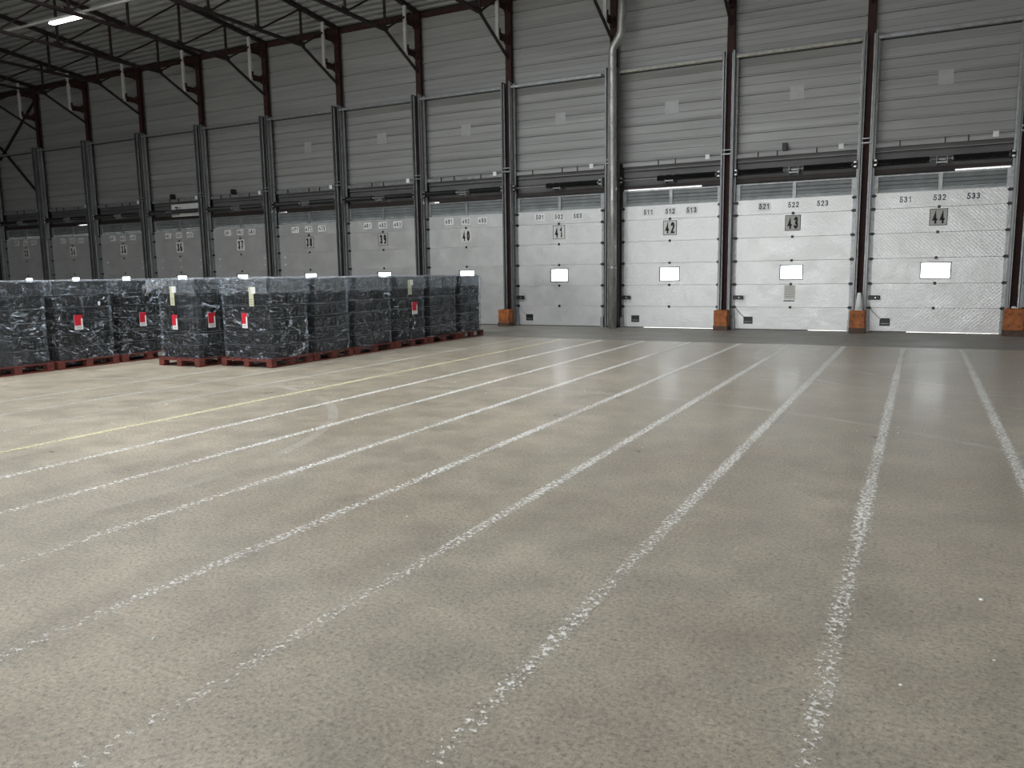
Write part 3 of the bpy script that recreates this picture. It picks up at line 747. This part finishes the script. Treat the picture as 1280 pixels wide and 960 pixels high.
for li, (key, x0, x1, y0, y1, ztop, lbl) in enumerate(LOADS):
    w, d = x1 - x0, y1 - y0
    o = empty('pallet_load', (x0, y0, 0)); LROOT[key] = o
    tag(o, lbl, 'pallet load', 'film wrapped loads on red pallets')
    pal = empty('pallet'); pal.parent = o
    bl = MB().cbox(0, .12, 0, .12, 0, .078, .004).mesh('block', M['pallet'])
    for i in range(3):
        for j in range(3): put('block', bl, pal, ((w - .12) * i / 2, (d - .12) * j / 2, .022))
    bb = MB().box(0, .1, 0, d, 0, .02).mesh('bottom_board', M['pallet'])
    for i in range(3): put('bottom_board', bb, pal, ((w - .1) * i / 2, 0, 0))
    b2 = MB().box(0, w, 0, .1, 0, .02).mesh('end_board', M['pallet'])
    sb = MB().box(0, w, 0, .12, 0, .02).mesh('stringer_board', M['pallet'])
    for j in range(3): put('stringer_board', sb, pal, (0, (d - .12) * j / 2, .101))
    db = MB().box(0, .11, 0, d, 0, .02).mesh('deck_board', M['pallet'])
    for i in range(7): put('deck_board', db, pal, ((w - .11) * i / 6, 0, .122))
    z0 = .144; LH = (ztop - .03 - z0) / 6; ins = .045
    yin = .07; cw, cd = (w - 2 * ins) / 2, (d - 2 * yin) / 2
    cme = crate_mesh(cw - .004, cd - .004, LH)
    for k in range(6):
        for i in range(2):
            for j in range(2):
                put('crate', cme, o, (ins + i * cw + random.uniform(-.006, .006), yin + j * cd + random.uniform(-.006, .006), z0 + k * LH))
    fm = film_mesh(w - .03, d - .08, .07, ztop - .02, li + 1)
    put('stretch_film', fm, o, (.015, .04, 0))
    cm1, cm2 = cap_mesh(w - .03, d - .08, ztop - .02, li + 1.5)
    put('top_sheet', cm2, o, (.015, .04, 0))
    put('film_cap', cm1, o, (.015, .04, 0))['label'] = 'whitish bunched film over the top'
def red_label(key, face, a, z, w=.12, h=.25):
    o = LROOT[key]; L = LOADS['ABCDEFGHIJ'.index(key)]
    e = put('red_label', None, o); e.empty_display_size = .05
    if face == 'x': e.location = (L[2] - L[1] + .012, a - L[3], z); e.rotation_euler = (0, 0, math.pi / 2)
    else: e.location = (a - L[1], .016, z)
    bx('label_card', M['white'], e, -w / 2, w / 2, -.004, 0, -h / 2, h / 2)
    bx('red_print', M['red_lbl'], e, -w / 2, w / 2 - .03, -.006, -.004, -h / 2 + .07, h / 2)
    bx('red_print', M['red_lbl'], e, w / 2 - .03, w / 2, -.006, -.004, h / 2 - .06, h / 2)
    for k in range(3): bx('print_line', M['galv'], e, -w / 2 + .015, w / 2 - .02, -.0055, -.004, -h / 2 + .012 + k * .018, -h / 2 + .018 + k * .018)
def yellow_sheet(key, face, a, z, w=.1, h=.32):
    o = LROOT[key]; L = LOADS['ABCDEFGHIJ'.index(key)]
    e = put('delivery_note', None, o); e.empty_display_size = .05
    if face == 'x': e.location = (L[2] - L[1] + .012, a - L[3], z); e.rotation_euler = (0, 0, math.pi / 2)
    else: e.location = (a - L[1], .016, z)
    bx('note_sheet', M['yellow_lbl'], e, -w / 2, w / 2, -.004, 0, -h / 2, h / 2)
    bx('note_fold', M['white'], e, w / 2 - .05, w / 2 + .05, -.008, -.004, h / 2 - .11, h / 2)
    for k in range(3): bx('print_line', M['galv'], e, -w / 2 + .02, w / 2 - .02, -.006, -.004, -h / 2 + .03 + k * .04, -h / 2 + .04 + k * .04)
red_label('B', 'x', 8.654, .776, .15); red_label('C', 'x', 9.92, .756, .14); red_label('D', 'x', 9.71, .78, .15)
red_label('D', 'y', -11.30, .752); red_label('E', 'y', -10.03, .777); red_label('H', 'x', 13.94, .80, .19, .25)
yellow_sheet('D', 'y', -11.32, 1.2); yellow_sheet('E', 'y', -9.85, 1.175); yellow_sheet('H', 'x', 13.786, 1.238, .13, .3)
# loose crumpled film at the corner of load D
mb = MB(); N = 16
for j in range(N + 1):
    for i in range(N + 1):
        u, v = i / N, j / N
        q = Vector((u * 4, v * 4, 9.3))
        mb.v.append((-.17 + u * .5 + .03 * noise.noise(q), -.03 - .05 * math.sin(u * 3) + .05 * noise.noise(q * 2), 1.47 - v * (.26 - .18 * u) + .03 * noise.noise(q * 1.7)))
for j in range(N):
    for i in range(N):
        a0 = j * (N + 1) + i; mb.f.append((a0, a0 + 1, a0 + N + 2, a0 + N + 1))
put('loose_film', mb.mesh('loose_film', M['film_top'], True), LROOT['D'])['label'] = 'loose crumpled film flap'
